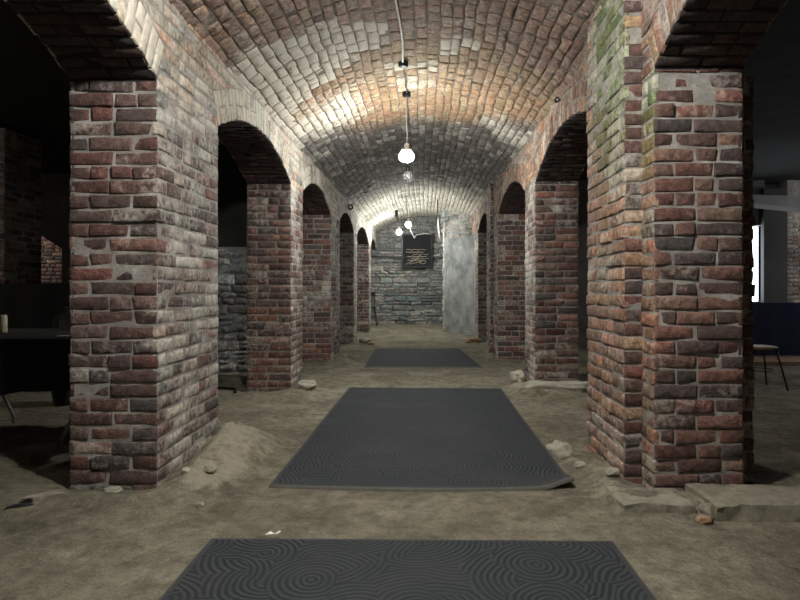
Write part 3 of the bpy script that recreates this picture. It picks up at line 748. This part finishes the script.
# hanging cable right of the sign
zc = crown(13.6, .24); b = MB(); b.tube([(.24, 13.6, zc-.0), (.245, 13.6, zc-.30), (.25, 13.6, zc-.45)], .010, M_CABLEDK); b.tube([(.25, 13.6, zc-.42), (.262, 13.6, zc-.6), (.275, 13.6, zc-.75), (.30, 13.6, zc-.92)], [.016, .026, .020, .010], M_CABLE)
tag(b.build('hanging_cable'), 'cable hanging straight from the vault, pale lower end, near the broken wall edge', 'cable')
b = MB(); b.tube([(-.43, 14.4, EYE+1.52), (-.37, 14.4, EYE+1.36), (-.30, 14.4, EYE+1.22)], .014, M_WHITE); b.tube([(-.30, 14.4, EYE+1.22), (-.26, 14.4, EYE+1.30), (-.05, 14.5, EYE+1.34), (.12, 14.6, EYE+1.33)], .008, M_CABLE)
b.tube([(-.43, 14.4, EYE+1.52), (-.45, 14.4, crown(14.4, -.45)-.01)], .006, M_CABLE)
tag(b.build('hanging_rod'), 'short white slanting rod dangling on a wire right of the distant lamps', 'rod')
# round black fittings at the springing
def fitting(x, y, z, s, nxn, label):
    root = thing('wall_eyelet', (x, y, z), label, 'fitting')
    b = MB(); seg = 16
    def ring(r, dy): return [(x+r*math.cos(2*math.pi*k/seg), y-dy, z+r*math.sin(2*math.pi*k/seg)) for k in range(seg)]
    vs = ring(s, 0)+ring(s, .03)+ring(s*.55, .035)+ring(s*.5, .02)
    b.add(vs, [(r*seg+k, r*seg+(k+1) % seg, (r+1)*seg+(k+1) % seg, (r+1)*seg+k) for r in range(3) for k in range(seg)], M_BLACKMETAL)
    b.tube([(x, y, z), (x+nxn, y, z+.01)], s*.5, M_BLACKMETAL); local(b, root).build('ring', root)
    b = MB(); b.add(ring(s*.5, .021)+[(x, y-.024, z)], [(k, (k+1) % seg, seg) for k in range(seg)], M_WHITE); local(b, root).build('centre', root, label='pale centre')
fitting(1.145, 5.3, EYE+1.665, .022, .07, 'small round black fitting with pale centre on the right springing, nearer one')
fitting(1.10, 8.35, EYE+1.66, .022, .06, 'small round black fitting farther along the right springing')
fitting(-1.40, 11.0, EYE+1.50, .05, -.06, 'dark round fitting at the left springing above the fourth pillar')

# ------------------------------------------------------------------ end wall fittings
root = thing('wall_panel', (-.285, 16.9, EYE+.6), 'dark framed board with faded gold strokes hung on the rubble end wall', 'sign')
x0, x1, z0, z1, yy = -.72, .15, EYE+.60, EYE+1.56, 16.86
b = MB(); b.box(x0+.03, x1-.03, yy, yy+.03, z0+.03, z1-.03, M_DARK); local(b, root).build('board', root)
b = MB()
for q in ((x0, x1, z0, z0+.04), (x0, x1, z1-.04, z1), (x0, x0+.04, z0+.04, z1-.04), (x1-.04, x1, z0+.04, z1-.04)): b.box(q[0], q[1], yy-.02, yy+.035, q[2], q[3], M_BLACKMETAL)
local(b, root).build('frame', root)
def stroke(pts, r=.008):
    b = MB(); b.tube([(x, yy-.004, z) for x, z in pts], r, M_GOLD, 5); local(b, root).build('painted_stroke', root)
for k, (a, c, z) in enumerate([(-.58, -.02, 1.12), (-.60, -.10, 1.05), (-.40, .05, .99), (-.55, .0, .93), (-.45, .06, .87), (-.55, -.2, .82)]):
    stroke([(a+(c-a)*t/8, EYE+z-.015+.012*math.sin(t*2.3+k)) for t in range(9)], .007+.003*(k % 2))
stroke([(-.62, EYE+.68), (-.45, EYE+.76), (-.30, EYE+.84), (-.18, EYE+.95)], .009); stroke([(-.50, EYE+.70), (-.30, EYE+.74), (-.12, EYE+.78)], .009)
stroke([(-.12+.09*math.cos(a*.6), EYE+.76+.05*math.sin(a*.6)) for a in range(11)], .009)
b = MB(); b.tube([(-1.9, 16.86, EYE+.93), (-1.2, 16.88, EYE+.91), (-.74, 16.85, EYE+.90)], .017, M_CABLEDK); b.tube([(.15, 16.87, EYE+.86), (.9, 16.86, EYE+.87)], .015, M_CABLEDK)
b.tube([(-.75, 16.84, EYE+.90), (.18, 16.9, EYE+.865)], .013, M_CABLEDK)
tag(b.build('wall_pipe'), 'dark horizontal pipe crossing the rubble end wall behind the board', 'pipe')

def chair(name, loc, rot, label, cat, seatm, bowed=True, sh=.45):
    root = thing(name, loc, label, cat); root.rotation_euler = (0, 0, rot)
    b = MB(); r = .19
    prof = [(0, sh-.02), (r*.9, sh-.02), (r, sh-.008), (r*.98, sh+.006), (r*.85, sh+.010), (0, sh+.004)]; b.lathe(prof, seatm, seg=28); b.build('seat', root)
    for sx in (-1, 1):
        for sy in (-1, 1):
            b = MB(); b.tube([(sx*.12, sy*.12, sh-.02), (sx*.16, sy*.16, sh*.5), (sx*.20, sy*.20, 0)], .010, M_BLACKMETAL); b.build('leg', root)
    b = MB(); b.tube([(.15*math.cos(a*.5236), .15*math.sin(a*.5236), sh*.45) for a in range(13)], .006, M_BLACKMETAL, 6, False); b.build('brace', root)
    for sx in (-1, 1): b = MB(); b.tube([(sx*.14, .15, sh-.01), (sx*.15, .19, sh+.2), (sx*.15, .23, sh+.40)], .010, M_BLACKMETAL); b.build('back_post', root)
    b = MB(); b.grid(lambda u, v: (-.17+.34*u, .235+.02*math.sin(math.pi*u)+.0, sh+.30+.13*v), 10, 3, seatm if not bowed else M_BLACKMETAL)
    b.grid(lambda u, v: (-.17+.34*u, .25+.02*math.sin(math.pi*u)+.0, sh+.30+.13*v), 10, 3, seatm if not bowed else M_BLACKMETAL); b.build('backrest', root)
    return root
chair('cafe_chair', (3.62, 6.55, 0), math.pi/2, 'round wooden-seated chair with thin black legs beyond the near right pillar', 'chair', M_WOOD)
chair('cafe_chair', (-1.56, 16.35, .08), math.pi*1.0, 'black chair half hidden behind the farthest left pillar', 'chair', M_BLACKMETAL, sh=.5)

# ------------------------------------------------------------------ left side room
root = thing('folding_table', (-2.85, 4.35, 0), 'table draped in a black cloth behind the near left pillar', 'table')
tx0, tx1, ty0, ty1, th_ = -3.75, -2.05, 3.95, 4.95, .755
b = MB(); b.box(tx0, tx1, ty0, ty1, th_-.035, th_-.012, M_DARK); local(b, root).build('tabletop', root)
for (x, y, dx) in ((tx1-.30, ty0+.10, -.12), (tx1-.30, ty1-.12, -.12), (tx0+.3, ty0+.1, .12), (tx0+.3, ty1-.12, .12)):
    b = MB(); b.tube([(x, y, th_-.03), (x, y, .42), (x+dx*.35, y, .22), (x+dx, y, .06), (x+dx, y, 0.005)], .013, M_GREYMETAL); local(b, root).build('leg', root)
b = MB(); per = []; n = 30
for k in range(n): per.append((tx0+(tx1-tx0)*k/n, ty0))
for k in range(n): per.append((tx1, ty0+(ty1-ty0)*k/n))
for k in range(n): per.append((tx1-(tx1-tx0)*k/n, ty1))
for k in range(n): per.append((tx0, ty1-(ty1-ty0)*k/n))
cx, cy = (tx0+tx1)/2, (ty0+ty1)/2; vs = []; T = len(per)
for k, (x, y) in enumerate(per):
    ox, oy = (x-cx)/(tx1-tx0)*2, (y-cy)/(ty1-ty0)*2; w = .02*math.sin(k*.9)+.012*math.sin(k*2.1)
    for (z, e) in ((th_, .0), (th_-.008, .012), (th_-.12, .02+w*.4), (th_-.25, .03+w), (th_-.36+.03*math.sin(k*.35), .035+w*1.3)):
        vs.append((x+ox*e, y+oy*e, z))
vs.append((cx, cy, th_))
fs = [(k*5+r, k*5+r+1, ((k+1) % T)*5+r+1, ((k+1) % T)*5+r) for k in range(T) for r in range(4)]+[(k*5, ((k+1) % T)*5, T*5) for k in range(T)]
b.add(vs, fs, M_BLACKCLOTH); tag(b.build('tablecloth'), 'black tablecloth hanging over the table behind the near left pillar', 'tablecloth')
b = MB(); cxp = (-3.12, 4.4, th_); b.lathe([(0, .002), (.034, .002), (.036, .02), (.036, .125), (.032, .13), (.032, .135), (0, .135)], M_CREAM, cxp)
tag(b.build('candle_tin'), 'cream cylinder standing on the black table, at the left edge', 'candle')
b = MB(); b.grid(lambda u, v: (-2.90+.11*u, 4.72+.02*v, th_+.003+.12*v), 2, 2, M_GREYMETAL); b.grid(lambda u, v: (-2.90+.11*u, 4.725+.02*v, th_+.003+.12*v), 2, 2, M_GREYMETAL)
tag(b.build('display_card'), 'small grey card standing upright at the back of the black table', 'card')
b = MB(); b.box(-2.48, -2.36, 4.02, 4.06, th_+.002, th_+.012, M_WHITE)
tag(b.build('paper_slip'), 'flat white slip lying near the front edge of the black table', 'paper')
# black cloth screen and bundle behind the table
def screen(name, x0, x1, y, z1, m, label, folds=.02):
    b = MB(); n = 60
    for dy in (0, .05): b.grid(lambda u, v, dy=dy: (x0+(x1-x0)*u, y+dy+folds*math.sin(u*(x1-x0)*17)*(1-.5*v), .0+z1*v), n, 6, m)
    b.grid(lambda u, v: (x0+(x1-x0)*u, y+.05*v+folds*math.sin(u*(x1-x0)*17)*.5, z1), n, 1, m)
    return tag(b.build(name), label, 'screen')
screen('cloth_screen', -6.6, -3.05, 6.3, EYE+.06, M_BLACKCLOTH, 'black cloth-covered screen behind the black table')
rock('cloth_bundle', -3.38, 5.7, .16, .14, .50, M_BLACKCLOTH, 'lumpy black cloth heap standing behind the table near the pillar', 'cloth', .2, 0, .35, 41)
pier('brick_pier', 'dim brick pillar of the left side room, behind the black screen', -5.75, -5.07, 7.2, 7.9, 3.0, dict(front=C_other, inner=C_other, other=C_other), -1, fine=False)
# far lit brick wall in the left room, cross wall with opening
mb = MB(); mb.box(-11, -5.2, 12.02, 12.3, -.1, 3.2, M_MORTAR); face(mb, (-9.0, 12.0), (1, 0), (0, -1), 3.4, -.05, 2.6, C_redfront, 0, False); mb.build('wall_side_left', kind='structure')
mb = MB()
mb.box(-6.33, -2.0, 10.4, 10.6, -.1, 3.2, M_ROUGHDK)
vs = []
for y in (10.4, 10.6): vs += [(-8.6, y, 2.3), (-7.0, y, 2.2), (-6.33, y, 1.78), (-6.33, y, 3.2), (-8.6, y, 3.2)]
mb.add(vs, [(0, 1, 2, 3, 4), (5, 9, 8, 7, 6), (0, 5, 6, 1), (1, 6, 7, 2)], M_ROUGHDK, smooth=False); mb.box(-11, -8.6, 10.4, 10.6, -.1, 3.2, M_ROUGHDK); mb.build('wall_cross_left', kind='structure')
# rubble cross wall seen through the second arch
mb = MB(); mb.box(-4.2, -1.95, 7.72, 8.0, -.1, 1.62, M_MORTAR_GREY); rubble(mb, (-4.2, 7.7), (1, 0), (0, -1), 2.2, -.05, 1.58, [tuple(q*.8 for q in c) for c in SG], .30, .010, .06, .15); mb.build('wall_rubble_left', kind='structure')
mb = MB(); mb.box(-4.2, -1.95, 8.6, 8.8, -.1, 3.2, M_SHADE); mb.build('wall_recess_left', kind='structure')  # back of the recess, its darkness painted as near-black
b = MB(); b.tube([(-2.6, 6.55, .012), (-2.3, 6.50, .012), (-2.05, 6.40, .012), (-1.98, 6.2, .012)], .016, M_BLACKMETAL)
tag(b.build('floor_hose'), 'black hose lying on the earth beside the second left pillar', 'hose')

# ------------------------------------------------------------------ right side room
screen('cloth_screen', 4.3, 7.6, 9.3, .87, M_NAVY, 'navy blue cloth-covered low screen in the right side room', .012)
mb = MB(); mb.box(4.2, 8, 8.4, 9.2, -.1, .06, M_ROCKO); tag(mb.build('brick_kerb'), 'low brownish kerb along the foot of the navy screen', 'kerb')
mb = MB(); mb.box(6.62, 11, 11.02, 11.3, -.1, 3.2, M_MORTAR); face(mb, (6.6, 11.0), (1, 0), (0, -1), 2.2, -.05, 2.6, lambda x, y, z: lim(pick(RED+GREY), .45+.3*nz(x, y, z, 2, 3)), 0, False); mb.build('wall_side_right', kind='structure')
mb = MB(); mb.box(6.12, 6.55, 10.9, 11.0, -.1, 2.9, M_OLDWOOD); tag(mb.build('timber_post'), 'dark grey upright board between the bright opening and the lit brick wall', 'post')
mb = MB(); mb.box(2.0, 5.75, 11.02, 11.3, -.1, 3.2, M_ROUGHDK); mb.box(5.75, 6.2, 11.02, 11.3, -.1, .85, M_ROUGHDK); mb.box(5.75, 6.2, 11.02, 11.3, 2.25, 3.2, M_ROUGHDK); mb.build('wall_cross_right', kind='structure')
mb = MB(); mb.grid(lambda u, v: (5.72+.5*u, 11.28, .85+1.4*v), 1, 1, M_DAY); mb.build('window_1', kind='structure')
mb = MB()
mb.add([(4.4, 8.8, EYE+1.30), (7.6, 8.8, EYE+.95), (7.6, 8.8, EYE+1.28), (4.4, 8.8, EYE+1.40), (4.4, 9.15, EYE+1.30), (7.6, 9.15, EYE+.95), (7.6, 9.15, EYE+1.28), (4.4, 9.15, EYE+1.40)], [(0, 1, 2, 3), (5, 4, 7, 6), (4, 5, 1, 0), (3, 2, 6, 7), (0, 3, 7, 4), (1, 5, 6, 2)], M_BEAM, smooth=False)
tag(mb.build('ceiling_beam'), 'whitewashed beam crossing the dark right side room', 'beam')

# ------------------------------------------------------------------ shell
def shell(name, *a): mb = MB(); mb.box(*a); mb.build(name, kind='structure')
shell('ceiling_side_left', -11, LX-TH+.02, -4, 20, 3.08, 3.2, M_SHADE)  # side ceilings coloured near-black to stand for the unlit dark
shell('ceiling_side_right', 1.55, 11, -4, 20, 3.08, 3.2, M_SHADE)
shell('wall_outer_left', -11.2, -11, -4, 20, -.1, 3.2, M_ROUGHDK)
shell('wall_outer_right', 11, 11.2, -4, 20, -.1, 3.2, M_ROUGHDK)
shell('wall_behind', -11, 11, -3.2, -3, -.1, 3.6, M_ROUGHDK)
shell('wall_far', -11, 11, 17.35, 17.5, -.1, 3.4, M_ROUGHDK)
shell('wall_above_left', LX-TH, LX-TH+.05, -3, 17, 2.9, 3.2, M_ROUGHDK)

# side-room lamps added out of sight to brighten the rooms
def side_lamp(x, y, z, e, label, col=(1, .93, .82)):
    root = thing('unseen_lamp', (x, y, z), label, 'lamp')
    b = MB(); b.lathe([(0, 0), (.05, .004), (.07, .03), (.07, .06), (0, .062)], emit('unseen_lamp_glass', col, e), (x, y, z)); local(b, root).build('diffuser', root)
    b = MB(); b.lathe([(.0, .12), (.02, .12), (.08, .08), (.08, .055), (0, .055)], M_BLACKMETAL, (x, y, z)); b.tube([(x, y, z+.1), (x, y, 3.08)], .006, M_CABLEDK); local(b, root).build('housing', root)
side_lamp(-8.6, 11.2, 2.35, 300, 'unseen lamp added in the left side room to light its far brick wall')
side_lamp(-6.4, 4.6, 2.3, 230, 'unseen lamp added left of the picture to light the left side room')
side_lamp(7.9, 10.0, 2.5, 330, 'unseen lamp added in the right side room to light its brick wall', (.95, .97, 1))
side_lamp(7.0, 7.2, 2.5, 260, 'unseen lamp added outside the picture to light the right side room beam', (.9, .95, 1))

# ------------------------------------------------------------------ camera, world
cam = D.cameras.new('camera'); co = D.objects.new('camera', cam); COL.objects.link(co)
co.location = (0, 0, EYE); co.rotation_euler = (math.pi/2, 0, 0)
cam.sensor_width = 36; cam.lens = 600*36/800; cam.shift_x = -27/800; cam.shift_y = -11/800; cam.clip_start = .05
SC.camera = co
w = D.worlds.new('world'); SC.world = w; w.use_nodes = True
w.node_tree.nodes['Background'].inputs[0].default_value = (.5, .55, .6, 1); w.node_tree.nodes['Background'].inputs[1].default_value = .02
SC.view_settings.view_transform = 'Standard'; SC.view_settings.look = 'None'; SC.view_settings.gamma = 1; SC.view_settings.exposure = .46
